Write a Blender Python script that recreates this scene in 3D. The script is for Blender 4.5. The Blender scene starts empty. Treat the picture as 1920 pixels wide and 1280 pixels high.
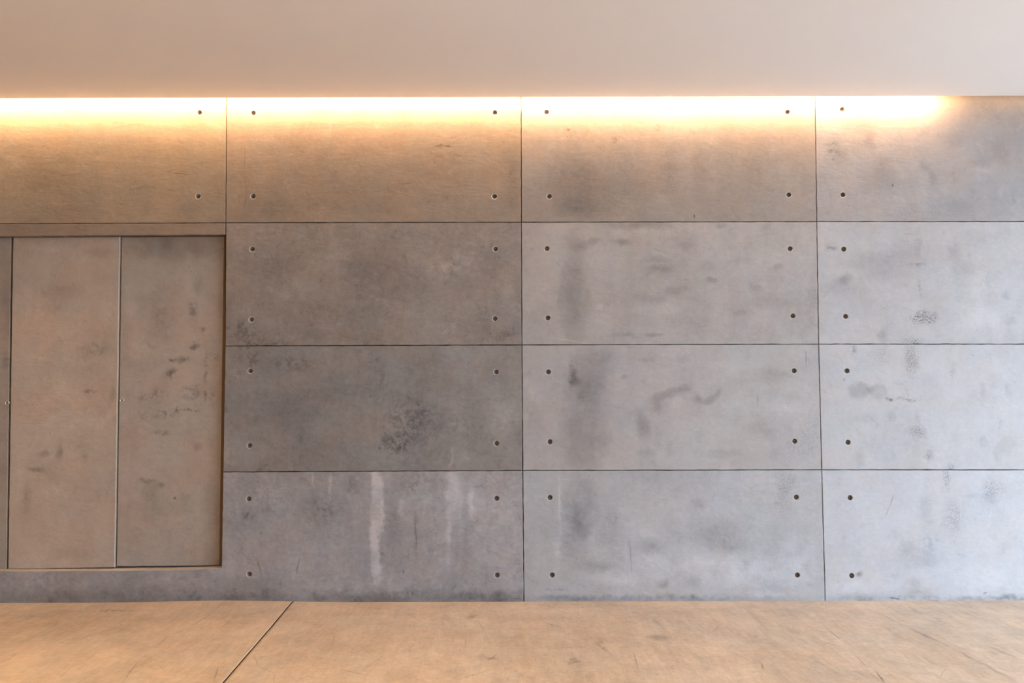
import bpy, bmesh, math, random
from mathutils import Vector, Matrix

# ------------------------------------------------------------------ camera
sc = bpy.context.scene
C = sc.collection
FPX = 1493.3                      # focal length in pixels of the 1920 px wide frame (28 mm)
D = FPX * 0.00325                 # distance from the wall plane y = 0
EYE = 1.372
PITCH = math.radians(2.3)
ROLL = math.radians(0.14)
CAM = Vector((0.0, -D, EYE))
RM = Matrix.Rotation(math.pi / 2 + PITCH, 3, 'X') @ Matrix.Rotation(-ROLL, 3, 'Z')
cd = bpy.data.cameras.new('camera')
cam = bpy.data.objects.new('camera', cd)
C.objects.link(cam)
cd.sensor_width = 36.0
cd.lens = FPX / 1920 * 36.0
cd.clip_start = 0.05
cam.matrix_world = Matrix.Translation(CAM) @ RM.to_4x4()
sc.camera = cam

# ------------------------------------------------------------------ sky, exposure
sc.view_settings.view_transform = 'Standard'
sc.view_settings.look = 'None'
sc.view_settings.gamma = 1.0
sc.view_settings.use_curve_mapping = False
sc.view_settings.exposure = 0.0
sc.cycles.max_bounces = 6
sc.cycles.diffuse_bounces = 4
sc.cycles.adaptive_threshold = 0.12
sc.cycles.sample_clamp_indirect = 6.0

SKY = 8.9
w = bpy.data.worlds.new('overcast_sky')
sc.world = w
w.use_nodes = True
bg = w.node_tree.nodes['Background']
bg.inputs[0].default_value = (0.725, 0.885, 1.12, 1)
bg.inputs[1].default_value = SKY

ROOM_L, ROOM_R, ROOM_B = -5.2, 5.4, -8.0     # room extents (left wall, right wall, wall behind the camera)
WIN_Y0, WIN_Y1, WIN_Z0, WIN_Z1 = -7.6, -0.35, 0.0, 2.9   # glazed opening in the right wall


def portal(name, loc, rot, sx, sy):
    l = bpy.data.lights.new(name, 'AREA')
    l.shape = 'RECTANGLE'
    l.size, l.size_y = sx, sy
    l.cycles.is_portal = True
    o = bpy.data.objects.new(name, l)
    o.location, o.rotation_euler = loc, rot
    C.objects.link(o)


portal('daylight_portal', (ROOM_R + 0.02, (WIN_Y0 + WIN_Y1) / 2, (WIN_Z0 + WIN_Z1) / 2),
       (0, math.radians(90), 0), WIN_Z1 - WIN_Z0, WIN_Y1 - WIN_Y0)

CEIL = 3.045      # ceiling height
SLOT = 0.09       # width of the light slot between ceiling and wall
LED_STRENGTH = 134.0
LED_COLOR = (1.0, 0.60, 0.325)
ADDED_DOWNLIGHT_W = 230.0


# ------------------------------------------------------------------ helpers
def ray(px, py):
    return RM @ Vector(((px - 960) / FPX, -(py - 640) / FPX, -1.0))


def wp(px, py, y=0.0):
    """a photo position on the wall plane at depth y, as (x, z)"""
    d = ray(px, py)
    t = (y - CAM.y) / d.y
    p = CAM + d * t
    return (p.x, p.z)


def fp(px, py, z=0.0):
    """a photo position on the floor, as (x, y)"""
    d = ray(px, py)
    t = (z - CAM.z) / d.z
    p = CAM + d * t
    return (p.x, p.y)


S = 0.00325


def tag(o, label=None, cat=None, group=None, kind=None):
    if label: o['label'] = label
    if cat: o['category'] = cat
    if group: o['group'] = group
    if kind: o['kind'] = kind
    return o


def link(name, bm, mat, parent=None, smooth=False):
    me = bpy.data.meshes.new(name)
    bmesh.ops.recalc_face_normals(bm, faces=bm.faces)
    bm.to_mesh(me)
    bm.free()
    if smooth:
        for p in me.polygons: p.use_smooth = True
    if mat: me.materials.append(mat)
    o = bpy.data.objects.new(name, me)
    C.objects.link(o)
    if parent: o.parent = parent
    return o


def empty(name, loc=(0, 0, 0)):
    o = bpy.data.objects.new(name, None)
    o.location = loc
    o.empty_display_size = 0.1
    C.objects.link(o)
    return o


def box(bm, x0, x1, y0, y1, z0, z1):
    v = [bm.verts.new((x, y, z)) for x in (x0, x1) for y in (y0, y1) for z in (z0, z1)]
    for f in ((0, 1, 3, 2), (4, 6, 7, 5), (0, 4, 5, 1), (2, 3, 7, 6), (0, 2, 6, 4), (1, 5, 7, 3)):
        bm.faces.new([v[i] for i in f])
    return v


# ------------------------------------------------------------------ materials
class NT:
    """small node-tree writer"""

    def __init__(self, name):
        self.m = bpy.data.materials.new(name)
        self.m.use_nodes = True
        self.t = self.m.node_tree
        self.t.nodes.clear()

    def n(self, typ, props=None, **ins):
        nd = self.t.nodes.new(typ)
        for k, v in (props or {}).items(): setattr(nd, k, v)
        for k, v in ins.items():
            key = int(k[1:]) if k[0] == 'i' and k[1:].isdigit() else k.replace('_', ' ')
            s = nd.inputs[key]
            if isinstance(v, bpy.types.NodeSocket):
                self.t.links.new(v, s)
            else:
                s.default_value = v
        return nd

    def math(self, op, a, b=0.0, clamp=False):
        return self.n('ShaderNodeMath', {'operation': op, 'use_clamp': clamp}, i0=a, i1=b).outputs[0]

    def vmath(self, op, a, b=(0, 0, 0)):
        nd = self.n('ShaderNodeVectorMath', {'operation': op}, i0=a, i1=b)
        return nd.outputs[1] if op == 'LENGTH' else nd.outputs[0]

    def scale(self, a, f):
        return self.n('ShaderNodeVectorMath', {'operation': 'SCALE'}, i0=a, Scale=f).outputs[0]

    def noise(self, vec, scale, detail=4.0, rough=0.55, stretch=None, color=False, dist=0.0):
        if stretch:
            vec = self.vmath('MULTIPLY', vec, stretch)
        nd = self.n('ShaderNodeTexNoise', None, Vector=vec, Scale=scale, Detail=detail, Roughness=rough, Distortion=dist)
        return nd.outputs['Color' if color else 'Fac']

    def ramp(self, v, a, b, lo=0.0, hi=1.0):
        return self.n('ShaderNodeMapRange', {'interpolation_type': 'SMOOTHSTEP'}, i0=v, i1=a, i2=b, i3=lo, i4=hi).outputs[0]

    def sum(self, parts):
        acc = parts[0]
        for p in parts[1:]: acc = self.math('ADD', acc, p)
        return acc

    def out(self, shader):
        self.n('ShaderNodeOutputMaterial', None, Surface=shader)
        return self.m


def plain(name, col, rough=0.6, metal=0.0, spec=0.5):
    t = NT(name)
    P = t.n('ShaderNodeTexCoord').outputs['Object']
    v = t.math('ADD', t.math('MULTIPLY', t.noise(P, 14, 5), 0.16), 0.92)
    c = t.scale((col[0], col[1], col[2]), v)
    b = t.n('ShaderNodeBsdfPrincipled', None, Base_Color=c, Roughness=rough, Metallic=metal)
    b.inputs['Specular IOR Level'].default_value = spec
    return t.out(b.outputs[0])


def concrete(name, base, seed, stains_and_shade=(), axis='XZ', cloud=0.55, mid=0.45, fine=0.3, streak=0.12,
             trowel=0.0, bump=0.35, rough=0.62, warm=(1.05, 0.985, 0.93), pores=0.5, spec=0.3, fleck=0.1):
    """stains: (cx, cy, rx, ry, degrees, amount, kind, softness) in metres in the plane of the surface.
    amount < 0 is darker, > 0 paler; kind S smooth, M mottled, P pitted, L line"""
    t = NT(name)
    P = t.n('ShaderNodeTexCoord').outputs['Object']
    rnd = random.Random(seed)
    Q = t.vmath('ADD', P, (rnd.uniform(-40, 40), rnd.uniform(-40, 40), rnd.uniform(-40, 40)))
    up = axis == 'XZ'
    # tone of the cast: clouds, blotches, grain, runs
    ncloud = t.noise(Q, 1.7, 3, 0.5)
    nmid = t.noise(Q, 6.5, 5, 0.6)
    nfine = t.noise(Q, 34, 4, 0.68)
    parts = [t.math('MULTIPLY', t.math('SUBTRACT', ncloud, 0.5), cloud),
             t.math('MULTIPLY', t.math('SUBTRACT', nmid, 0.5), mid),
             t.math('MULTIPLY', t.math('SUBTRACT', nfine, 0.5), fine)]
    if streak:
        st = t.noise(Q, 9, 4, 0.6, stretch=(1.0, 1.0, 0.12) if up else (1.0, 0.12, 1.0))
        parts.append(t.math('MULTIPLY', t.math('SUBTRACT', st, 0.5), streak))
    tr = None
    if trowel:
        tr = t.noise(Q, 22, 5, 0.7, stretch=(0.35, 1.0, 1.6) if up else (1.5, 0.28, 1.0), dist=0.6)
        parts.append(t.math('MULTIPLY', t.math('SUBTRACT', tr, 0.5), trowel))
    if stains_and_shade:
        wn = t.vmath('SUBTRACT', t.noise(Q, 9.0, 4, 0.68, color=True), (0.5, 0.5, 0.5))
        Dbig = t.vmath('ADD', P, t.scale(wn, 0.15))
        Dsm = t.vmath('ADD', P, t.scale(wn, 0.085))
        Dln = t.vmath('ADD', P, t.scale(wn, 0.02))
        mott = t.ramp(t.noise(Q, 26, 4, 0.7), 0.42, 0.60)
        pit = t.ramp(t.noise(Q, 190, 3, 0.6), 0.46, 0.62)
        acc = {'S': [], 'M': [], 'P': [], 'L': []}
        for (cx, cy, rx, ry, deg, amt, kind, soft) in stains_and_shade:
            vec = Dln if kind == 'L' else (Dbig if min(rx, ry) > 0.055 else Dsm)
            mp = t.n('ShaderNodeMapping', {'vector_type': 'TEXTURE'}, Vector=vec)
            if up:
                mp.inputs['Location'].default_value = (cx, 0, cy)
                mp.inputs['Rotation'].default_value = (0, -math.radians(deg), 0)
                mp.inputs['Scale'].default_value = (rx, 1e4, ry)
            else:
                mp.inputs['Location'].default_value = (cx, cy, 0)
                mp.inputs['Rotation'].default_value = (0, 0, math.radians(deg))
                mp.inputs['Scale'].default_value = (rx, ry, 1e4)
            ln = t.vmath('LENGTH', mp.outputs[0])
            amt = max(-.75, amt * {'S': 1.4, 'M': 1.45, 'P': 1.35, 'L': 1.2}[kind])
            acc[kind].append(t.ramp(ln, 1.0 + soft * 0.5, 1.0 - soft, 0.0, amt))
        for k, lst in acc.items():
            if not lst: continue
            s = t.sum(lst)
            if k == 'S': s = t.math('MULTIPLY', s, t.ramp(nmid, 0.32, 0.66, 0.45, 1.3))
            if k == 'M': s = t.math('MULTIPLY', s, mott)
            if k == 'P': s = t.math('MULTIPLY', s, pit)
            parts.append(s)
    if pores:
        vo = t.n('ShaderNodeTexVoronoi', None, Vector=Q, Scale=7.0)
        keep = t.n('ShaderNodeSeparateColor', None, Color=vo.outputs['Color']).outputs[0]
        hole = t.ramp(vo.outputs['Distance'], 0.034, 0.016, 0.0, -pores)
        parts.append(t.math('MULTIPLY', hole, t.math('GREATER_THAN', keep, 0.62)))
    if fleck:
        nfl = t.noise(Q, 15, 5, 0.75, dist=0.8)
        area = t.ramp(t.noise(Q, 3.1, 2, 0.5), 0.38, 0.6)
        parts.append(t.math('MULTIPLY', t.ramp(nfl, 0.54, 0.68, 0.0, fleck), area))
        parts.append(t.ramp(nfl, 0.45, 0.30, 0.0, -fleck * 1.2))
    V = t.sum(parts)
    V = t.math('MINIMUM', t.math('MAXIMUM', t.math('ADD', V, 1.0), 0.35), 1.6)
    hue = t.ramp(t.noise(Q, 4.0, 4, 0.6), 0.36, 0.64)
    tint = t.n('ShaderNodeMix', {'data_type': 'RGBA'}, Factor=hue)
    tint.inputs[6].default_value = (base[0], base[1], base[2], 1)
    tint.inputs[7].default_value = (base[0] * warm[0], base[1] * warm[1], base[2] * warm[2], 1)
    col = t.scale(tint.outputs[2], V)
    # relief
    b1 = t.noise(Q, 8, 5, 0.62, stretch=(0.7, 1.0, 1.3) if up else (1.2, 0.4, 1.0), dist=0.4)
    h = t.math('ADD', t.math('MULTIPLY', b1, 1.0), t.math('MULTIPLY', nfine, 0.22))
    if tr: h = t.math('ADD', h, t.math('MULTIPLY', tr, 0.25))
    bp = t.n('ShaderNodeBump', None, Strength=bump, Distance=0.012, Height=h)
    b = t.n('ShaderNodeBsdfPrincipled', None, Base_Color=col, Roughness=rough, Normal=bp.outputs[0])
    b.inputs['Specular IOR Level'].default_value = spec
    return t.out(b.outputs[0])


def ws(cx, cy, rx, ry, amt, kind='S', deg=0.0, soft=0.9):
    """a stain or painted shade on the wall read off the photo (pixel centre and radii)"""
    x, z = wp(cx, cy)
    return (x, z, rx * S, ry * S, deg, amt, kind, soft)


def wl(x0, y0, x1, y1, wpx, amt):
    """a thin line (crack, scratch) on the wall"""
    a, b = wp(x0, y0), wp(x1, y1)
    L = math.hypot(b[0] - a[0], b[1] - a[1])
    return ((a[0] + b[0]) / 2, (a[1] + b[1]) / 2, L / 2, wpx * S, math.degrees(math.atan2(b[1] - a[1], b[0] - a[0])), amt, 'L', 0.8)


def fl(x0, y0, x1, y1, width, amt, kind='L', soft=0.8):
    a, b = fp(x0, y0), fp(x1, y1)
    L = math.hypot(b[0] - a[0], b[1] - a[1])
    return ((a[0] + b[0]) / 2, (a[1] + b[1]) / 2, L / 2, width, math.degrees(math.atan2(b[1] - a[1], b[0] - a[0])), amt, kind, soft)


def fs(cx, cy, rx, ry, amt, kind='S', deg=0.0, soft=0.9):
    x, y = fp(cx, cy)
    return (x, y, rx, ry, deg, amt, kind, soft)


# ------------------------------------------------------------------ concrete wall
wall = empty('wall_back')
tag(wall, 'grey cast concrete wall of large panels with round tie holes under the light slot', 'wall', kind='structure')

M_hole = plain('tie_hole_mortar', (0.25, 0.22, 0.19), 0.8)
M_rim = plain('tie_hole_rim', (0.60, 0.56, 0.51), 0.7)
M_back = plain('joint_filler', (0.10, 0.075, 0.06), 0.9)
R_IN, R_OUT = 0.0150, 0.0185


def rough_loop(pts, rnd, step=0.035, amp=0.0007):
    """outline with short segments that wander a little, as cast edges do"""
    out = []
    n = len(pts)
    for i in range(n):
        a, b = pts[i], pts[(i + 1) % n]
        L = math.hypot(b[0] - a[0], b[1] - a[1])
        k = max(1, int(L / step))
        for j in range(k):
            f = j / k
            dx, dz = (b[1] - a[1]) / L, -(b[0] - a[0]) / L
            o = rnd.gauss(0, amp) if j else 0
            out.append((a[0] + (b[0] - a[0]) * f + dx * o, a[1] + (b[1] - a[1]) * f + dz * o))
    return out


def inset(pts, d):
    """move each edge of a clockwise or anticlockwise polygon inward by d"""
    n = len(pts)
    area = sum(pts[i][0] * pts[(i + 1) % n][1] - pts[(i + 1) % n][0] * pts[i][1] for i in range(n))
    sg = 1 if area > 0 else -1
    res = []
    for i in range(n):
        p0, p1, p2 = Vector(pts[i - 1]), Vector(pts[i]), Vector(pts[(i + 1) % n])
        e1, e2 = (p1 - p0).normalized(), (p2 - p1).normalized()
        n1, n2 = Vector((-e1.y, e1.x)) * sg, Vector((-e2.y, e2.x)) * sg
        bis = (n1 + n2)
        bis = bis / max(0.2, bis.dot(n1)) if bis.length > 1e-6 else n1
        q = p1 + bis * d
        res.append((q.x, q.y))
    return res


def slab(name, pts, holes, mat, parent, y0=0.0, depth=0.05, bev=0.0022, seed=1, amp=0.0006, step=0.035):
    """a flat cast panel: front face with round holes, chamfered wandering edges, sides"""
    rnd = random.Random(seed)
    bm = bmesh.new()
    outer = rough_loop(pts, rnd, step, amp)
    # short segments make corner-wise inset stable
    front = inset(outer, bev)
    fv = [bm.verts.new((x, y0, z)) for x, z in front]
    ov = [bm.verts.new((x, y0 + bev, z)) for x, z in outer]
    bv = [bm.verts.new((x, y0 + depth, z)) for x, z in outer]
    n = len(fv)
    edges = [bm.edges.new((fv[i], fv[(i + 1) % n])) for i in range(n)]
    for (hx, hz) in holes:
        k = 20
        hv = [bm.verts.new((hx + R_OUT * math.cos(2 * math.pi * i / k), y0, hz + R_OUT * math.sin(2 * math.pi * i / k))) for i in range(k)]
        edges += [bm.edges.new((hv[i], hv[(i + 1) % k])) for i in range(k)]
    bmesh.ops.triangle_fill(bm, use_beauty=True, use_dissolve=False, edges=edges)
    for i in range(n):
        j = (i + 1) % n
        bm.faces.new((fv[i], fv[j], ov[j], ov[i]))
        bm.faces.new((ov[i], ov[j], bv[j], bv[i]))
    bm.faces.new(bv)
    return link(name, bm, mat, parent)


hole_mesh = []


def make_hole_mesh(seed):
    """conical tie-hole cup: pale chipped rim, cup wall, dished mortar plug"""
    rnd = random.Random(seed)
    bm = bmesh.new()
    k = 20
    prof = [(R_OUT, 0.0), (R_IN * 1.05, 0.0016), (R_IN * 0.97, 0.005), (R_IN * 0.90, 0.019), (R_IN * 0.5, 0.0225), (R_IN * 0.2, 0.021)]
    rings = []
    for r, y in prof:
        rings.append([bm.verts.new(((r + (rnd.uniform(-.0006, .0006) if 0 < y < .01 else 0)) * math.cos(2 * math.pi * i / k), y,
                                    (r + (rnd.uniform(-.0006, .0006) if 0 < y < .01 else 0)) * math.sin(2 * math.pi * i / k))) for i in range(k)])
    for q in range(len(rings) - 1):
        for i in range(k):
            f = bm.faces.new((rings[q][i], rings[q + 1][i], rings[q + 1][(i + 1) % k], rings[q][(i + 1) % k]))
            f.material_index = 0 if q < 1 else 1
            f.smooth = q > 0
    f = bm.faces.new(rings[-1])
    f.material_index = 1
    bmesh.ops.recalc_face_normals(bm, faces=bm.faces)
    for f in bm.faces:
        if f.normal.y > 0.05: f.normal_flip()
    me = bpy.data.meshes.new('tie_hole')
    bm.to_mesh(me)
    bm.free()
    me.materials.append(M_rim)
    me.materials.append(M_hole)
    return me


hole_mesh = [make_hole_mesh(i) for i in range(4)]
GAP = 0.0022      # half the width of a joint


def panel(pxpoly, holes_px, base, seed, stains_and_shade=(), gap=GAP, **kw):
    pts = inset([wp(*p) for p in pxpoly], gap)
    holes = [wp(*h) for h in holes_px]
    mat = concrete('cast_concrete_%02d' % seed, base, seed, stains_and_shade, **kw)
    o = slab('concrete_panel', pts, holes, mat, wall, seed=seed)
    for i, (hx, hz) in enumerate(holes):
        h = bpy.data.objects.new('tie_hole', hole_mesh[(seed + i) % 4])
        h.location = (hx, 0.0, hz)
        h.rotation_euler = (0, (seed * 7 + i * 1.3) % 6.28, 0)
        C.objects.link(h)
        h.parent = o
    return o


# joints read off the photo: verticals V0..V4, horizontals H0..H4
VX = [[-131, -131, -132, -140, -150], [425, 423.4, 422, 417.8, 412], [977, 977.5, 978.5, 980, 982.5],
      [1528, 1531.5, 1535, 1540.7, 1547.5], [2080, 2085, 2091, 2100, 2112]]
HY = [[150, 150, 150, 150, 150], [419.6, 417.6, 416.5, 415.3, 415], [650, 648.5, 646.5, 645, 645],
      [886, 884.5, 882, 880.6, 881], [1133, 1132, 1132, 1133, 1135]]


def J(c, r): return (VX[c][r], HY[r][c])


def quad(c, r): return [J(c, r), J(c + 1, r), J(c + 1, r + 1), J(c, r + 1)]


DARK = (0.268, 0.243, 0.222)
MIDT = (0.375, 0.358, 0.345)
PALE = (0.43, 0.422, 0.418)

# column over the doors
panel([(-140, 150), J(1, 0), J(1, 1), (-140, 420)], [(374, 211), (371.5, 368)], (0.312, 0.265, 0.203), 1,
      [ws(340, 322, 22, 4, -.12, 'M'), ws(280, 352, 60, 4, -.15, 'M', -4), ws(80, 340, 90, 20, -.08),
       wl(320, 325, 358, 327, 1.0, -.3), wl(310, 355, 330, 358, .8, -.25)], streak=.05, trowel=.22, bump=.26, cloud=.35, mid=.4, fleck=.14)
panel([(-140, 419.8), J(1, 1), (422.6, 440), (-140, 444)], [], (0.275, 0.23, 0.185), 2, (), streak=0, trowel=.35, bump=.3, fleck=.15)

# column beside the doors
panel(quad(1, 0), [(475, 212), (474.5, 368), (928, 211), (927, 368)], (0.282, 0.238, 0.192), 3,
      [ws(830, 271, 26, 4, -.2, 'M', 6), wl(812, 275, 830, 271, 1.2, -.35), wl(830, 271, 850, 276, 1.2, -.35),
       wl(460, 265, 458, 330, .9, -.25), wl(458, 330, 463, 365, .9, -.25), wl(463, 365, 456, 392, .9, -.25),
       wl(750, 344, 775, 344, 1.2, -.3), ws(500, 390, 60, 22, -.12), ws(690, 365, 90, 40, -.07), ws(880, 250, 40, 20, -.1, 'P'),
       ws(960, 330, 12, 70, -.1), ws(710, 360, 40, 10, .08, 'M'), ws(540, 345, 10, 8, .1, 'M')],
      streak=.06, trowel=.22, bump=.26, cloud=.35, mid=.4, fleck=.14)
panel(quad(1, 1), [(473, 467), (471.5, 599), (929, 467), (928, 597)], DARK, 4,
      [ws(520, 495, 60, 30, -.12), ws(700, 505, 60, 30, -.1), ws(850, 495, 45, 22, .16, 'M', 15), ws(640, 480, 50, 35, .07),
       ws(455, 620, 40, 24, -.3, 'M'), ws(500, 643, 60, 8, -.3, 'M'), ws(845, 610, 30, 12, .15, 'M', 30), ws(730, 570, 50, 10, .12, 'M', -20),
       ws(585, 625, 35, 18, -.1), ws(945, 630, 28, 14, -.2, 'M'), ws(950, 540, 16, 50, .08), ws(900, 450, 25, 25, .1, 'M'),
       ws(560, 545, 60, 30, .06)], streak=.06, mid=.6, fine=.5, fleck=.2)
panel(quad(1, 2), [(469.5, 695), (468, 835), (930.5, 697), (931, 831)], (0.248, 0.24, 0.23), 5,
      [ws(770, 790, 60, 45, -.3, 'M'), ws(740, 835, 40, 22, -.35, 'M'), ws(545, 680, 40, 16, -.25, 'M'), ws(470, 668, 30, 18, -.3, 'M'),
       ws(850, 790, 26, 30, .16, 'M'), ws(530, 770, 50, 40, -.1), ws(450, 700, 20, 16, .12, 'M'), ws(700, 690, 40, 20, -.1),
       ws(940, 780, 45, 80, .14), ws(860, 860, 18, 30, .12), ws(846, 860, 3, 24, .25), ws(430, 860, 12, 30, .18, 'M'), ws(620, 850, 70, 20, -.05),
       ws(690, 730, 90, 30, -.07)], streak=.08, mid=.6, fine=.5, fleck=.2)
# lowest one runs on under the doors
px4 = [J(1, 3), J(2, 3), J(2, 4), (-160, 1135), (-160, 1072), (0, 1070), (215, 1069), (330, 1067.5), (415, 1064.6)]
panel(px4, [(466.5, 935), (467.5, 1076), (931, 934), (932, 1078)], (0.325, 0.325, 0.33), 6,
      [ws(707, 950, 13, 80, .34, 'S', 0, .35), ws(703, 1040, 9, 70, .32, 'S', 3, .4), ws(709, 893, 17, 18, .22, 'S'),
       ws(616, 905, 3.5, 26, .25, 'S'), ws(588, 900, 4, 14, .15), ws(850, 925, 14, 50, .24, 'S'), ws(840, 1000, 6, 70, .2),
       ws(882, 940, 6, 40, .22), ws(865, 985, 5, 60, .14), ws(900, 960, 40, 80, .1), ws(752, 950, 6, 18, .15), ws(610, 955, 40, 28, -.2, 'M'),
       ws(790, 905, 45, 22, -.22, 'M'), ws(660, 905, 22, 16, -.14), ws(580, 960, 40, 40, -.08), ws(510, 930, 40, 30, .12, 'M'),
       ws(640, 1000, 50, 50, -.07), ws(735, 970, 14, 60, -.12), ws(780, 1000, 5, 50, -.14), ws(800, 930, 20, 40, .1, 'M'), ws(950, 1010, 30, 60, .12),
       ws(465, 965, 12, 10, -.35, 'M'), wl(481, 1045, 492, 1085, 2, -.22), wl(562, 1040, 555, 1085, 1.6, -.3), wl(756, 1067, 757, 1077, 1.2, -.5),
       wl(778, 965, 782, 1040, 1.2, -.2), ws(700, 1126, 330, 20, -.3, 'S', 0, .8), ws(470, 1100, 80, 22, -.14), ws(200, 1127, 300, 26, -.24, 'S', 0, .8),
       ws(930, 1120, 50, 18, -.2), ws(330, 1085, 60, 16, .12, 'M'), ws(70, 1085, 40, 20, .12, 'M'), ws(770, 1112, 30, 8, -.2, 'M')],
      streak=.3, mid=.5, fine=.5, bump=.4, fleck=.18)

# middle column
panel(quad(2, 0), [(1025, 210), (1030, 368), (1477, 210), (1479, 365)], (0.305, 0.277, 0.25), 7,
      [ws(1085, 340, 60, 60, -.17), ws(1100, 390, 70, 20, -.12), ws(1250, 300, 22, 60, -.22, 'P'), ws(1165, 300, 30, 40, -.16, 'P'), ws(1255, 350, 20, 40, -.18, 'P'),
       ws(1068, 247, 10, 6, -.35, 'M'), ws(1150, 262, 8, 6, -.3, 'M'), ws(1230, 240, 8, 8, -.25, 'M'), ws(1180, 350, 50, 30, -.08),
       wl(1302, 400, 1303, 410, 1.6, -.5), ws(1310, 320, 14, 60, -.09), ws(1340, 330, 8, 70, .07), ws(1470, 300, 30, 20, -.2, 'P'), ws(1400, 350, 60, 40, -.05),
       ws(1300, 246, 12, 4, -.3, 'M')], trowel=.1, mid=.35, cloud=.35, bump=.22)
panel(quad(2, 1), [(1025.5, 466), (1027, 596), (1481.5, 466), (1486.5, 592)], (0.385, 0.365, 0.347), 8,
      [ws(1075, 560, 28, 90, -.15, 'S'), ws(1080, 500, 24, 80, -.08), ws(1090, 460, 20, 13, -.22), ws(1115, 453, 12, 6, -.22), ws(1168, 453, 22, 7, -.2),
       ws(1225, 487, 30, 7, -.16, 'S'), ws(1240, 505, 34, 10, -.18), ws(1335, 526, 14, 5, -.22), ws(1330, 500, 18, 10, -.1), ws(1270, 545, 22, 9, -.2), ws(1220, 560, 34, 16, -.1),
       ws(1170, 628, 26, 5, -.16), ws(1225, 627, 20, 5, -.16), ws(1285, 460, 20, 11, -.16), ws(1262, 447, 20, 7, -.1), ws(1420, 540, 14, 12, -.12), ws(1430, 565, 40, 18, -.1),
       ws(1390, 587, 20, 7, -.16), ws(1460, 500, 9, 8, -.14), ws(1200, 422, 70, 9, -.16), ws(1350, 422, 14, 6, -.2), ws(1440, 425, 10, 6, -.15), ws(1390, 487, 24, 7, -.07),
       ws(1130, 580, 20, 14, .1, 'M'), ws(1140, 600, 30, 14, .07), ws(1500, 640, 60, 60, .06), ws(1525, 570, 12, 45, -.3, 'P'), ws(1050, 545, 6, 40, -.1, 'M'),
       ws(1240, 440, 30, 20, .06), wl(1030, 633, 1110, 644, 1.5, .12), ws(1240, 580, 60, 14, .06)], mid=.4, cloud=.4, fine=.26, pores=.45, bump=.22, warm=(1.03, .99, .955), fleck=.09)
panel(quad(2, 2), [(1028, 697), (1031, 828), (1489, 695), (1490, 827)], (0.405, 0.390, 0.378), 9,
      [ws(1100, 700, 45, 60, -.16, 'S', 0, .6), ws(1095, 800, 46, 100, -.18, 'S', 0, .6), ws(1140, 680, 30, 30, -.08), ws(1075, 700, 8, 30, -.16, 'M'), ws(1080, 712, 14, 12, -.12),
       ws(1205, 795, 14, 30, -.2, 'S', 15), ws(1230, 760, 20, 18, -.14), ws(1255, 738, 34, 10, -.18, 'S', 18), ws(1285, 728, 12, 9, -.14), ws(1310, 748, 18, 12, -.18, 'S', -30),
       ws(1335, 748, 16, 8, -.2, 'S', 35), ws(1346, 733, 8, 8, -.14), ws(1215, 675, 18, 6, -.16), ws(1280, 672, 18, 9, -.09), ws(1172, 706, 10, 4, -.18, 'S', 30),
       ws(1450, 700, 30, 20, -.12), ws(1425, 800, 26, 24, -.1), ws(1450, 815, 16, 12, -.1), ws(1520, 795, 26, 30, -.18, 'P'), ws(1500, 840, 40, 30, -.16, 'P'), ws(1350, 850, 40, 10, -.1),
       ws(1210, 850, 18, 10, -.1), ws(1255, 845, 10, 10, -.1), ws(1000, 740, 25, 30, .06), ws(1060, 680, 12, 10, .08), ws(1360, 690, 60, 25, .05),
       wl(1510, 655, 1512, 687, 1.4, -.25), wl(1420, 735, 1422, 765, 1.1, -.25), ws(1270, 755, 12, 12, .08), ws(1470, 760, 40, 20, .06), ws(1330, 800, 30, 25, .04)],
      mid=.34, cloud=.36, fine=.26, pores=.45, bump=.2, warm=(1.03, .99, .955), fleck=.09)
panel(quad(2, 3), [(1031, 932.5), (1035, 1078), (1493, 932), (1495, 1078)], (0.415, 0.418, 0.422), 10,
      [ws(1090, 950, 36, 60, -.16, 'S', 0, .6), ws(1080, 1010, 28, 60, -.14, 'S', 0, .6), ws(1150, 1000, 22, 50, -.12, 'S'), ws(1120, 1060, 36, 12, -.14), ws(1150, 970, 14, 14, -.1, 'M'),
       ws(1220, 1025, 30, 16, -.16), ws(1265, 1005, 20, 16, -.12), ws(1345, 1000, 50, 24, -.14), ws(1370, 1025, 40, 14, -.12), ws(1310, 942, 18, 10, -.14, 'S'),
       ws(1240, 940, 22, 14, -.12, 'M'), ws(1230, 895, 30, 20, -.06), ws(1330, 890, 20, 30, -.06), ws(1475, 905, 24, 28, -.3, 'P'), ws(1470, 940, 24, 30, -.2, 'P'),
       ws(1300, 1090, 14, 13, -.16), ws(1245, 1095, 12, 10, -.18), ws(1020, 985, 20, 30, -.12, 'P'), ws(1400, 1070, 130, 30, .12), ws(1260, 1060, 70, 20, .12),
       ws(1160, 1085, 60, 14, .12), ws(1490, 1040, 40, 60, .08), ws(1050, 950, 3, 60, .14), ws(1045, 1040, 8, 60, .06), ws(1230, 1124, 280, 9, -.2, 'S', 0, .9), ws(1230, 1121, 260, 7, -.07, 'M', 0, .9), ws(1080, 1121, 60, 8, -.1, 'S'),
       ws(1040, 1106, 22, 3, -.3, 'M'), wl(1180, 1012, 1186, 1090, 1.2, -.18), ws(1181, 1025, 4, 14, -.12), ws(1300, 1120, 18, 8, -.1), ws(1440, 1115, 70, 8, .1, 'M'), wl(1200, 1036, 1225, 1055, 1, .12)],
      mid=.32, cloud=.34, fine=.32, pores=.45, bump=.25, warm=(1.03, .99, .955), fleck=.09)

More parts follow.
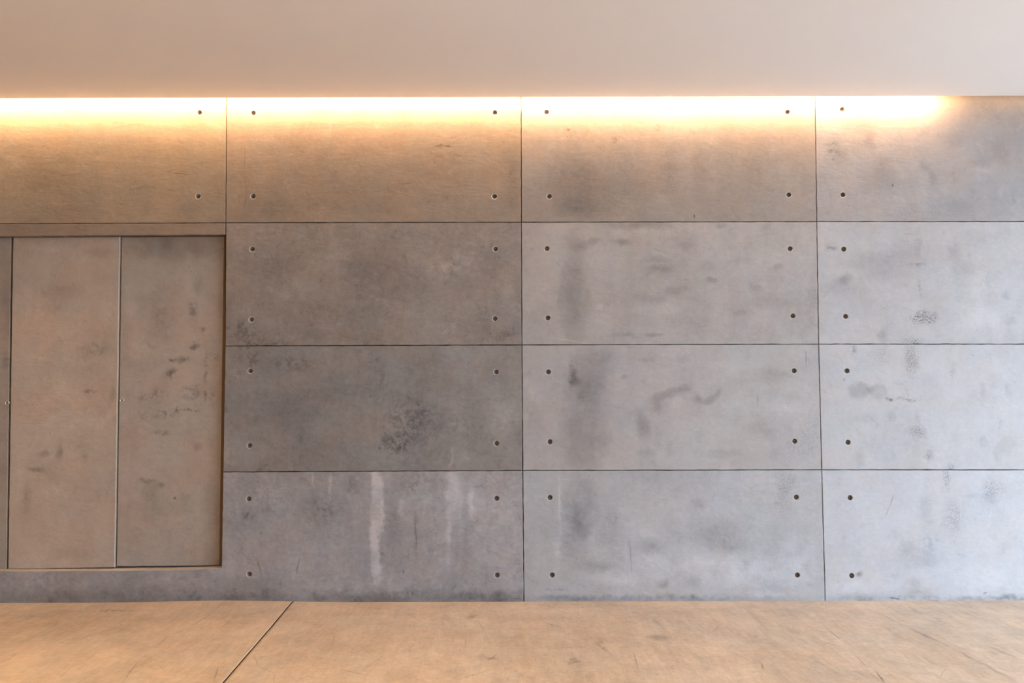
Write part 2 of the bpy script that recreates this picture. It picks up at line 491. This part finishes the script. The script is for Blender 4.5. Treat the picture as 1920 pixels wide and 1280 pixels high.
# right column
panel(quad(3, 0), [(1579.5, 205), (1580.5, 365), (2034, 205), (2036, 365)], (0.335, 0.322, 0.315), 11,
      [ws(1560, 285, 16, 26, -.2, 'M'), ws(1575, 290, 22, 24, -.1), ws(1655, 315, 20, 30, -.17, 'S', 30), ws(1640, 340, 40, 26, -.1), ws(1632, 265, 12, 20, -.14, 'S'),
       ws(1735, 312, 9, 14, -.16, 'S', 30), ws(1748, 335, 8, 16, -.16, 'S', 10), ws(1730, 248, 14, 8, -.14, 'S', 15), ws(1840, 295, 18, 20, -.12), ws(1875, 285, 16, 24, -.12), ws(1790, 260, 30, 16, -.09),
       ws(1565, 253, 8, 3, -.2, 'M'), ws(1560, 275, 12, 5, -.3, 'M'), ws(1850, 315, 26, 10, .08), ws(1690, 330, 14, 10, .08), wl(1555, 355, 1560, 385, 1, -.2),
       ws(1800, 390, 30, 16, -.07), ws(1610, 235, 30, 20, -.08), ws(1790, 380, 40, 14, -.05), wl(1673, 345, 1674, 350, 1.6, -.5)], trowel=.08, mid=.24, cloud=.3, fine=.22, bump=.32)
panel(quad(3, 1), [(1582, 467), (1585.5, 593), (2038, 467), (2042, 593)], PALE, 12,
      [ws(1635, 490, 50, 26, -.12), ws(1700, 480, 40, 30, -.1), ws(1580, 522, 18, 11, -.18), ws(1555, 460, 12, 10, -.12, 'M'), ws(1570, 540, 40, 16, -.1), ws(1660, 515, 40, 16, -.08),
       ws(1790, 470, 18, 18, -.14), ws(1810, 500, 30, 20, -.09), ws(1883, 553, 9, 9, -.14), ws(1733, 595, 24, 14, -.55, 'P', 0, .5), ws(1655, 630, 10, 14, -.16), ws(1712, 637, 16, 8, -.45, 'P'),
       ws(1557, 465, 12, 5, -.3, 'M'), ws(1720, 455, 10, 26, -.1, 'M'), ws(1895, 600, 14, 10, -.1), ws(1890, 630, 14, 30, -.07), ws(1850, 580, 70, 60, .06), ws(1725, 540, 4, 20, -.3, 'P'), ws(1720, 497, 20, 3, -.2, 'M'),
       ws(1830, 445, 26, 16, -.06), wl(1690, 438, 1725, 440, 1, -.15)], mid=.28, cloud=.3, fine=.24, pores=.4, bump=.2, warm=(1.03, .99, .955), fleck=.09)
panel(quad(3, 2), [(1588, 695), (1590, 829), (2045, 695), (2050, 829)], (0.455, 0.451, 0.450), 13,
      [ws(1612, 732, 22, 16, -.16, 'S', 0, .4), ws(1645, 735, 22, 18, -.13, 'S', 0, .4), ws(1709, 668, 14, 30, -.5, 'P'), ws(1705, 690, 20, 30, -.25, 'P'), ws(1650, 668, 30, 22, -.25, 'P'), ws(1720, 810, 16, 12, -.5, 'P'),
       ws(1740, 855, 9, 9, -.6, 'P'), ws(1780, 875, 10, 8, -.5, 'P'), ws(1845, 825, 10, 11, -.13, 'S', 0, .5), ws(1890, 830, 18, 18, -.1, 'S', 0, .5), ws(1872, 850, 8, 12, -.1), ws(1842, 735, 8, 20, -.14),
       ws(1890, 730, 7, 16, -.1), ws(1785, 700, 5, 20, -.3, 'P'), ws(1598, 657, 8, 10, -.35, 'M'), ws(1582, 711, 6, 7, -.3, 'M'), ws(1672, 748, 6, 5, -.3, 'M'), ws(1700, 748, 40, 4, -.3, 'M'), ws(1612, 860, 12, 18, -.1),
       ws(1620, 785, 30, 10, -.06), ws(1720, 790, 5, 20, -.3, 'P'), ws(1675, 780, 8, 10, -.25, 'P'), ws(1865, 690, 26, 40, .05)], mid=.24, cloud=.26, fine=.22, pores=.45, bump=.18, warm=(1.03, .99, .955), fleck=.09)
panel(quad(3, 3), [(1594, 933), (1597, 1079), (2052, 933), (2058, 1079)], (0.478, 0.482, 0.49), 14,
      [ws(1773, 895, 8, 24, -.45, 'P'), ws(1790, 970, 22, 28, -.35, 'P'), ws(1735, 950, 14, 26, -.1), ws(1700, 1025, 14, 12, -.12), ws(1720, 1045, 50, 18, -.1, 'S', 0, .6), ws(1740, 1015, 20, 20, -.13, 'M'), ws(1860, 918, 24, 22, -.35, 'P'),
       ws(1850, 935, 20, 20, -.08), ws(1680, 1078, 10, 8, -.12), ws(1612, 1078, 8, 6, -.4, 'M'), ws(1820, 928, 12, 5, -.1), ws(1715, 1095, 16, 14, -.12, 'S'), ws(1720, 1113, 40, 10, -.13),
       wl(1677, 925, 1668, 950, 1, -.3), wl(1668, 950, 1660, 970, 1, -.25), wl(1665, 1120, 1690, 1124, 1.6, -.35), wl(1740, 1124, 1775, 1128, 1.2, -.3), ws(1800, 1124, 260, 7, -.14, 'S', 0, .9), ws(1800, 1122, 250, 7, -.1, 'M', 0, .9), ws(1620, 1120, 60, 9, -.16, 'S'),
       wl(1843, 1113, 1851, 1110, 1.4, -.5), ws(1890, 1120, 30, 8, -.14), ws(1850, 1080, 80, 24, .07), ws(1600, 1100, 60, 10, .06), ws(1880, 1030, 14, 14, -.08)],
      mid=.24, cloud=.26, fine=.24, pores=.45, bump=.2, warm=(1.03, .99, .955), fleck=.09)

# backing of the wall, visible in the joints only, with the opening for the doors
x_op_l, x_op_r = wp(-190, 750)[0], wp(418, 750)[0]
z_top, z_sill = wp(200, 441.5)[1], wp(215, 1068)[1]
bm = bmesh.new()
Y0, Y1 = 0.026, 0.26
box(bm, x_op_r, ROOM_R + .3, Y0, Y1, 0, 3.36)
box(bm, ROOM_L - .3, x_op_l, Y0, Y1, 0, 3.36)
box(bm, x_op_l, x_op_r, Y0, Y1, z_top, 3.36)
box(bm, x_op_l, x_op_r, Y0, Y1, 0, z_sill - 0.03)
link('joint_backing', bm, M_back, wall)
M_far = concrete('far_cast_concrete', (0.36, 0.345, 0.33), 40, ())
for (xa, xb) in ((ROOM_L - .3, wp(-190, 750)[0] - .004), (wp(2090, 640)[0] + .03, ROOM_R + .3)):
    zs = [0.0, wp(960, 882)[1], wp(960, 646)[1], wp(960, 416)[1], 3.34]
    for k in range(4):
        bm = bmesh.new()
        box(bm, xa, xb, 0.0, 0.05, zs[k] + .003, zs[k + 1] - .003)
        link('concrete_panel', bm, M_far, wall)

# sill of the door recess and dark cupboard behind the leaves
M_sill = concrete('sill_concrete', (0.50, 0.43, 0.35), 21, (), pores=0)
bm = bmesh.new()
zl, zr = wp(-160, 1071.5)[1], wp(412, 1064.8)[1]
zm = wp(215, 1069)[1]
xl, xr, xm = wp(-186, 1071)[0], wp(416.5, 1064)[0], wp(215, 1069)[0]
top = [(xl, zl), (xm, zm), (wp(330, 1067.5)[0], wp(330, 1067.5)[1]), (xr, zr)]
va = [bm.verts.new((x, 0.004, z - 0.0004)) for x, z in top]
vb = [bm.verts.new((x, 0.20, z)) for x, z in top]
vc = [bm.verts.new((x, 0.004, z - .05)) for x, z in top]
vd = [bm.verts.new((x, 0.20, z - .05)) for x, z in top]
for i in range(3):
    bm.faces.new((va[i], va[i + 1], vb[i + 1], vb[i]))
    bm.faces.new((va[i], vc[i], vc[i + 1], va[i + 1]))
    bm.faces.new((vb[i], vb[i + 1], vd[i + 1], vd[i]))
    bm.faces.new((vc[i], vd[i], vd[i + 1], vc[i + 1]))
bm.faces.new((va[0], vb[0], vd[0], vc[0]))
bm.faces.new((va[3], vc[3], vd[3], vb[3]))
link('recess_sill', bm, M_sill, wall)
M_dark = plain('cupboard_interior', (0.03, 0.022, 0.018), 0.9)
bm = bmesh.new()
box(bm, x_op_l - .05, x_op_r + .05, 0.20, 0.22, z_sill - .05, z_top + .05)
link('cupboard_back', bm, M_dark, wall)

# ------------------------------------------------------------------ doors
M_chrome = plain('polished_chrome', (0.85, 0.80, 0.74), 0.12, 1.0)
M_black = plain('keyhole_dark', (0.01, 0.008, 0.007), 0.6)
LEAF = (0.40, 0.335, 0.275)


def door(n, px, y, base, seed, stains_and_shade, lock, label):
    root = empty('door_%d' % n)
    pts = [wp(a, b, y) for a, b in px]
    cx = sum(p[0] for p in pts) / 4
    zb = min(p[1] for p in pts)
    root.location = (cx, y, zb)
    tag(root, label, 'door', kind='structure')
    leaf = slab('door_leaf', pts, [], concrete('door_plaster_%d' % n, base, seed, stains_and_shade, streak=.18, mid=.35, cloud=.4, fine=.3, bump=.3,
                                               warm=(1.04, .96, .92), pores=.4), root, y0=y, depth=0.04, bev=0.004, seed=seed, amp=0.0004)
    leaf.matrix_parent_inverse = Matrix.Translation((-cx, -y, -zb))
    if lock:
        lx, lz = wp(*lock, y)
        bm = bmesh.new()
        k = 24
        prof = [(0.0148, 0.0), (0.0148, -0.0025), (0.0125, -0.0045), (0.0092, -0.0030), (0.0088, -0.0012), (0.0066, -0.0016), (0.0001, -0.0030)]
        rings = [[bm.verts.new((r * math.cos(2 * math.pi * i / k), yy, r * math.sin(2 * math.pi * i / k))) for i in range(k)] for r, yy in prof]
        for q in range(len(rings) - 1):
            for i in range(k):
                bm.faces.new((rings[q][i], rings[q][(i + 1) % k], rings[q + 1][(i + 1) % k], rings[q + 1][i]))
        lk = link('cylinder_lock', bm, M_chrome, root, smooth=True)
        lk['label'] = 'small round chrome cylinder lock'
        lk.matrix_parent_inverse = Matrix.Translation((-cx, -y, -zb))
        lk.location = (lx, y, lz)
        bm = bmesh.new()
        box(bm, -0.0016, 0.0016, -0.0040, -0.0005, -0.0062, 0.0062)
        kh = link('keyhole', bm, M_black, lk)
    return root


YA, YB, YC = 0.048, 0.045, 0.054
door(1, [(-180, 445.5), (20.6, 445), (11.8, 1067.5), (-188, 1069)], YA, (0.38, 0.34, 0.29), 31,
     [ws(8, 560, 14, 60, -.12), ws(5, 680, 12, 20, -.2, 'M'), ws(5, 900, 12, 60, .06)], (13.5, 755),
     'narrow shaded concrete door leaf with a chrome lock, farthest from the tie-hole panels')
door(2, [(24, 444.8), (224.6, 443.2), (215.0, 1063.6), (14.8, 1067)], YB, (0.48, 0.42, 0.345), 32,
     [ws(105, 545, 40, 16, -.12), ws(95, 575, 22, 14, -.1), ws(60, 880, 18, 6, -.3, 'S', -15), ws(75, 852, 16, 8, -.2), ws(105, 850, 6, 20, -.2), ws(150, 855, 10, 8, -.12), ws(85, 890, 20, 22, -.1),
      ws(105, 915, 34, 14, .1, 'M'), ws(42, 940, 8, 40, -.14), ws(170, 655, 24, 14, -.2, 'M'), ws(160, 735, 20, 5, -.25, 'M'), ws(203, 740, 8, 14, -.16), ws(170, 780, 30, 30, .08), ws(195, 640, 24, 30, -.08),
      ws(100, 760, 60, 60, .06), ws(130, 1040, 60, 14, -.08), ws(60, 1040, 30, 30, .05), ws(40, 560, 14, 40, .08), ws(180, 470, 40, 14, -.12), ws(85, 460, 40, 10, .08)],
     None, 'tan concrete finished door leaf without a lock, between the two leaves with locks')
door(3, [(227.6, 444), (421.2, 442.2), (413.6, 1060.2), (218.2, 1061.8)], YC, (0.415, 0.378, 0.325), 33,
     [ws(325, 455, 110, 36, -.24), ws(352, 500, 9, 10, -.3, 'M'), ws(355, 580, 10, 20, -.3, 'M'), ws(372, 617, 6, 7, -.35, 'S'), ws(355, 647, 10, 7, -.4, 'M'), ws(338, 672, 14, 9, -.4, 'M'), ws(316, 674, 8, 6, -.4, 'M'), ws(315, 700, 10, 9, -.45, 'M'),  # first entry paints the lintel's shade across the top of the leaf
      ws(300, 600, 30, 50, -.12, 'M'), ws(270, 745, 14, 8, -.3, 'M'), ws(285, 735, 12, 14, -.22, 'M'), ws(265, 782, 8, 6, -.35, 'M'), ws(300, 780, 24, 8, -.3, 'M'), ws(345, 770, 26, 5, -.42, 'M'), ws(325, 770, 5, 8, -.4, 'M'),
      ws(350, 735, 18, 14, -.3, 'M'), ws(388, 742, 5, 8, -.45, 'M'), ws(376, 740, 4, 14, -.3, 'M'), ws(300, 812, 24, 4, -.25, 'M'), ws(380, 690, 5, 40, -.25, 'M'), ws(395, 670, 12, 8, -.2, 'M'), ws(268, 905, 14, 5, -.2, 'S'), ws(275, 925, 22, 24, -.14),
      ws(296, 912, 7, 6, -.25, 'S'), ws(322, 938, 3, 3, -.4, 'S'), ws(340, 935, 14, 10, -.1), ws(365, 840, 10, 8, -.12), ws(290, 960, 50, 20, -.08), ws(240, 560, 18, 40, .08), ws(250, 640, 20, 50, .06), ws(330, 1000, 60, 40, .05),
      ws(365, 530, 12, 30, -.15, 'M')],
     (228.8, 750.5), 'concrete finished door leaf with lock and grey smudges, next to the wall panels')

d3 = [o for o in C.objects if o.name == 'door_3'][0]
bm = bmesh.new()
strip = [(420.0, 443), (423.2, 443), (418.6, 1061), (411.0, 1060.5)]  # brown sliver painted for the warm glow in the shaded jamb gap
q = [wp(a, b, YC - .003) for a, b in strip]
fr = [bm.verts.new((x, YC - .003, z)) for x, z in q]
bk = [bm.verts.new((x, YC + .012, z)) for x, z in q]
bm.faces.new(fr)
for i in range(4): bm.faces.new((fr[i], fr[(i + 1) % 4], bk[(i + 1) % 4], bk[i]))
o = link('jamb_glow_strip', bm, plain('jamb_glow_brown', (0.17, 0.10, 0.045), .7), d3)
o['label'] = 'brown sliver standing in for the warm glow along the leaf edge'
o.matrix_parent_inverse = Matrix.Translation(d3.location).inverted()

# ------------------------------------------------------------------ floor
floor = empty('floor')
tag(floor, 'tan trowelled concrete floor with one sawn joint and hairline cracks', 'floor', kind='structure')
FLOOR = (0.525, 0.425, 0.318)
jt = [fp(549.5, 1128), fp(418, 1280)]
dxy = ((jt[1][0] - jt[0][0]) / (jt[1][1] - jt[0][1]))


def joint_x(y): return jt[0][0] + dxy * (y - jt[0][1])


f_st = [fl(425, 1127, 400, 1150, .003, -.3), fl(400, 1150, 350, 1180, .003, -.3), fl(350, 1180, 318, 1190, .003, -.3), fl(318, 1190, 285, 1220, .003, -.32), fl(285, 1220, 258, 1240, .003, -.32), fl(258, 1240, 225, 1285, .003, -.32),
        fl(435, 1180, 410, 1195, .004, -.2), fl(410, 1195, 385, 1205, .004, -.2), fl(475, 1228, 486, 1250, .003, -.28), fl(486, 1250, 515, 1262, .003, -.28), fl(515, 1262, 513, 1285, .003, -.22),
        fl(628, 1185, 622, 1210, .006, -.15), fl(640, 1255, 690, 1265, .006, -.25),
        fs(60, 1155, .10, .05, -.2, 'M'), fs(200, 1145, .22, .03, -.3, 'M'), fs(80, 1195, .08, .12, -.14, 'M'), fs(300, 1240, .12, .10, -.12, 'M'),
        fs(885, 1155, .03, .08, -.3, 'M'), fs(920, 1235, .05, .03, -.25, 'M'), fs(1235, 1195, .06, .05, -.28), fs(1130, 1205, .03, .12, -.2, 'M'), fs(1055, 1210, .04, .06, -.15), fs(1080, 1240, .03, .07, -.25, 'M'),
        fl(1015, 1165, 1060, 1178, .006, -.3), fl(1180, 1145, 1200, 1150, .01, -.25), fl(1220, 1155, 1250, 1185, .012, -.18), fl(1110, 1198, 1150, 1230, .012, -.18),
        fl(1555, 1182, 1577, 1200, .004, -.4), fl(1600, 1225, 1625, 1250, .004, -.3), fl(1640, 1255, 1660, 1282, .005, -.4), fl(1640, 1145, 1700, 1175, .006, -.28), fl(1700, 1175, 1780, 1212, .010, -.22),
        fl(1780, 1212, 1920, 1285, .016, -.2, 'S'), fl(1750, 1157, 1775, 1168, .004, -.35), fl(1620, 1140, 1650, 1152, .004, -.25), fl(1520, 1193, 1580, 1215, .006, -.2), fl(1700, 1135, 1730, 1152, .006, -.25),
        fl(1430, 1195, 1500, 1240, .03, -.1, 'S'), fl(1580, 1250, 1680, 1285, .03, -.12, 'S'), fl(1780, 1140, 1860, 1165, .006, -.2), fl(1850, 1210, 1925, 1240, .012, -.18), fl(1400, 1140, 1440, 1180, .02, -.12, 'S'),
        fs(1330, 1215, .2, .2, .06), fs(1700, 1150, .3, .05, -.08), fs(1000, 1160, .3, .06, -.08), fs(650, 1150, .3, .05, -.08), fl(960, 1250, 1010, 1285, .02, -.16, 'M')]
rs = random.Random(5)
for i in range(26):
    x, y = rs.uniform(20, 1900), rs.uniform(1140, 1270)
    ln = rs.uniform(.04, .16)
    cx, cy = fp(x, y)
    f_st.append((cx, cy, ln, rs.uniform(.002, .005), 90 + rs.gauss(0, 22), rs.uniform(-.28, -.12), 'L', .8))
M_floor = concrete('trowelled_floor', FLOOR, 50, f_st, axis='XY', cloud=.45, mid=.6, fine=.4, streak=.3, trowel=.45, bump=.3, rough=.5, fleck=.14,
                   warm=(1.03, .98, .93), pores=.4, spec=.35)


M_joint = plain('floor_joint_dirt', (0.05, 0.035, 0.025), 0.9)


def floor_z(x, y):
    """slight swell of the screed along the wall below the doors"""
    bx = wp(420, 1125)[0]
    return 0.011 * math.exp(-((x - bx) / 0.45) ** 2) * math.exp(-((y + .02) / .35) ** 2)


def floor_slab(sign):
    bm = bmesh.new()
    ys = [0.30, 0.0, -.04, -.08, -.14, -.2, -.3, -.45, -.7, -1.1, -1.6, -2.5, -4.5, ROOM_B - .2]
    n = 40
    rows = []
    for y in ys:
        e = joint_x(y) + sign * 0.0034
        far = ROOM_R + 0.4 if sign > 0 else ROOM_L - .3
        rows.append([bm.verts.new((e + (far - e) * (i / n) ** 1.7, y, floor_z(e + (far - e) * (i / n) ** 1.7, y))) for i in range(n + 1)])
    for a in range(len(rows) - 1):
        for i in range(n):
            f = bm.faces.new((rows[a][i], rows[a][i + 1], rows[a + 1][i + 1], rows[a + 1][i]))
            f.smooth = True
    # joint flank
    low = [bm.verts.new((v[0].co.x, v[0].co.y, -.02)) for v in rows]
    for a in range(len(rows) - 1):
        bm.faces.new((rows[a][0], rows[a + 1][0], low[a + 1], low[a])).material_index = 1
    o = link('floor_slab', bm, M_floor, floor)
    o.data.materials.append(M_joint)
    # make tops face up
    me = o.data
    up = sum(p.normal.z * p.area for p in me.polygons)
    if up < 0: me.flip_normals()
    return o


floor_slab(1)
floor_slab(-1)
bm = bmesh.new()
box(bm, ROOM_L - .3, ROOM_R + .4, ROOM_B - .2, .3, -.10, -.008)
link('joint_backing', bm, M_joint, floor)

# ------------------------------------------------------------------ ceiling with light slot
def paint(name, col):
    t = NT(name)
    P = t.n('ShaderNodeTexCoord').outputs['Object']
    v = t.math('ADD', t.math('MULTIPLY', t.noise(P, 1.5, 3), 0.05), 0.975)
    bp = t.n('ShaderNodeBump', None, Strength=.06, Distance=.004, Height=t.noise(P, 60, 4))
    b = t.n('ShaderNodeBsdfPrincipled', None, Base_Color=t.scale(col, v), Roughness=.75, Normal=bp.outputs[0])
    b.inputs['Specular IOR Level'].default_value = .2
    return t.out(b.outputs[0])


M_ceil = paint('matt_ceiling_paint', (0.93, 0.92, 0.905))
ceiling = empty('ceiling', (0, -SLOT, CEIL))
tag(ceiling, 'smooth off-white ceiling that stops short of the concrete wall', 'ceiling', kind='structure')


def cpart(name, fn, mat):
    bm = bmesh.new()
    fn(bm)
    o = link(name, bm, mat, ceiling)
    o.matrix_parent_inverse = Matrix.Translation((0, SLOT, -CEIL))
    return o


# lower leaf; its front edge drops by a few millimetres along the length as in the photo
def leaf(bm):
    n = 60
    a, b = ROOM_L - .3, ROOM_R + .4
    rows = []
    for (y, z) in ((-SLOT, CEIL + .012), (-SLOT, CEIL + .001), (-SLOT - .001, CEIL), (ROOM_B - .2, CEIL), (ROOM_B - .2, CEIL + .012)):
        rows.append([bm.verts.new((a + (b - a) * i / n, y + (.0016 * math.sin(i * .9) if y == -SLOT else 0), z)) for i in range(n + 1)])
    for q in range(5):
        r0, r1 = rows[q], rows[(q + 1) % 5]
        for i in range(n): bm.faces.new((r0[i], r0[i + 1], r1[i + 1], r1[i]))


cpart('ceiling_board', leaf, M_ceil)
cpart('slot_upstand', lambda bm: box(bm, ROOM_L - .3, ROOM_R + .4, -SLOT - .03, -SLOT - .004, CEIL + .012, CEIL + .115), M_ceil)
cpart('slot_top', lambda bm: box(bm, ROOM_L - .3, ROOM_R + .4, -SLOT - .03, -.0005, CEIL + .115, CEIL + .15), M_ceil)
cpart('roof_slab', lambda bm: box(bm, ROOM_L - .3, ROOM_R + .4, ROOM_B - .2, -SLOT - .03, CEIL + .12, CEIL + .15), M_ceil)

# LED profile fixed to the inside of the upstand
t = NT('warm_led')
em = t.n('ShaderNodeEmission', None, Color=LED_COLOR + (1,), Strength=LED_STRENGTH)
M_led = t.out(em.outputs[0])
LED_X0, LED_X1 = ROOM_L, wp(1752, 200)[0]
led = empty('light_strip', ((LED_X0 + LED_X1) / 2, -SLOT + .01, CEIL + .03))
tag(led, 'warm white linear light strip hidden in the slot above the concrete wall', 'light strip')
iv = Matrix.Translation(led.location).inverted()
bm = bmesh.new()
yb, zb = -SLOT - .003, CEIL + .030
v = [bm.verts.new((x, y, z)) for x in (LED_X0, wp(2060, 200)[0]) for (y, z) in ((yb, zb - .012), (yb + .022, zb + .004), (yb + .022, zb + .018), (yb, zb + .018))]
bm.faces.new((v[0], v[1], v[2], v[3]))
bm.faces.new((v[4], v[7], v[6], v[5]))
for i in range(1, 4): bm.faces.new((v[i], v[i + 4], v[(i + 1) % 4 + 4], v[(i + 1) % 4]))
o = link('aluminium_profile', bm, plain('anodised_aluminium', (.6, .6, .6), .4, 1.0), led)
o.matrix_parent_inverse = iv


def diffuser(name, xa, xb, mat):
    bm = bmesh.new()
    v = [bm.verts.new(c) for c in ((xa, yb + .0005, zb - .0125), (xb, yb + .0005, zb - .0125), (xb, yb + .0225, zb + .0035), (xa, yb + .0225, zb + .0035))]
    bm.faces.new(v)
    o = link(name, bm, mat, led)
    o.matrix_parent_inverse = iv


diffuser('diffuser', LED_X0, LED_X1, M_led)
# invented dim emitters past the strip's end, added for the orange rim
for (pa, pb, st) in ((1752, 1800, 22.0), (1800, 2060, 8.0)):
    t = NT('added_warm_glow')
    em = t.n('ShaderNodeEmission', None, Color=(1.0, .55, .2, 1), Strength=st)
    diffuser('added_glow_end', wp(pa, 200)[0], wp(pb, 200)[0], t.out(em.outputs[0]))

# ------------------------------------------------------------------ rest of the hall (outside the picture)
M_side = concrete('side_wall_concrete', (0.36, 0.345, 0.33), 60, ())


def wallbox(name, label, boxes):
    bm = bmesh.new()
    for b in boxes: box(bm, *b)
    return tag(link(name, bm, M_side), label, 'wall', kind='structure')


wallbox('wall_left', 'plain grey concrete side wall past the doors', [(ROOM_L - .3, ROOM_L, ROOM_B, -.001, 0, CEIL - .001)])
wallbox('wall_front', 'plain grey concrete wall facing the panelled wall', [(ROOM_L - .3, ROOM_R + .3, ROOM_B - .2, ROOM_B, 0, CEIL - .001)])
wallbox('wall_right', 'grey concrete side wall with a wide opening to daylight',
        [(ROOM_R, ROOM_R + .3, WIN_Y1, -.001, 0, CEIL - .001), (ROOM_R, ROOM_R + .3, ROOM_B, WIN_Y0, 0, CEIL - .001),
         (ROOM_R, ROOM_R + .3, WIN_Y0, WIN_Y1, WIN_Z1, CEIL - .001)])
bm = bmesh.new()
box(bm, ROOM_R + .4, ROOM_R + 40, -30, 22, -.12, -.02)
tag(link('ground', bm, plain('outdoor_paving', (.42, .41, .40), .8)), 'pale paved ground outside the daylight opening', 'ground', kind='structure')

# unseen warm downlights, added in the ceiling to warm the floor
M_lens = NT('added_downlight_lens')
e2 = M_lens.n('ShaderNodeEmission', None, Color=(1.0, .70, .40, 1), Strength=6.0)
M_lens = M_lens.out(e2.outputs[0])
M_white = plain('white_trim', (.8, .8, .8), .5)
for i, (x, p) in enumerate(((-3.4, 1.5), (-1.4, 1.1), (0.6, .75), (2.6, .4))):
    r = empty('added_downlight', (x, -2.5, CEIL))
    tag(r, 'round white downlight, unseen and added to warm the floor', 'downlight', 'unseen added downlights')
    bm = bmesh.new()
    bmesh.ops.create_cone(bm, cap_ends=False, segments=24, radius1=.055, radius2=.07, depth=.012)
    o = link('trim_ring', bm, M_white, r)
    o.location = (0, 0, -.006)
    bm = bmesh.new()
    bmesh.ops.create_circle(bm, cap_ends=True, segments=24, radius=.052)
    o = link('lens', bm, M_lens, r)
    o.location = (0, 0, -.002)
    ld = bpy.data.lights.new('added_downlight_lamp', 'SPOT')
    ld.energy = ADDED_DOWNLIGHT_W * p
    ld.color = (1.0, .66, .34)
    ld.spot_size = math.radians(92)
    ld.spot_blend = .8
    ld.shadow_soft_size = .05
    lo = bpy.data.objects.new('added_downlight_lamp', ld)
    C.objects.link(lo)
    lo.parent = r
    lo.location = (0, 0, -.015)
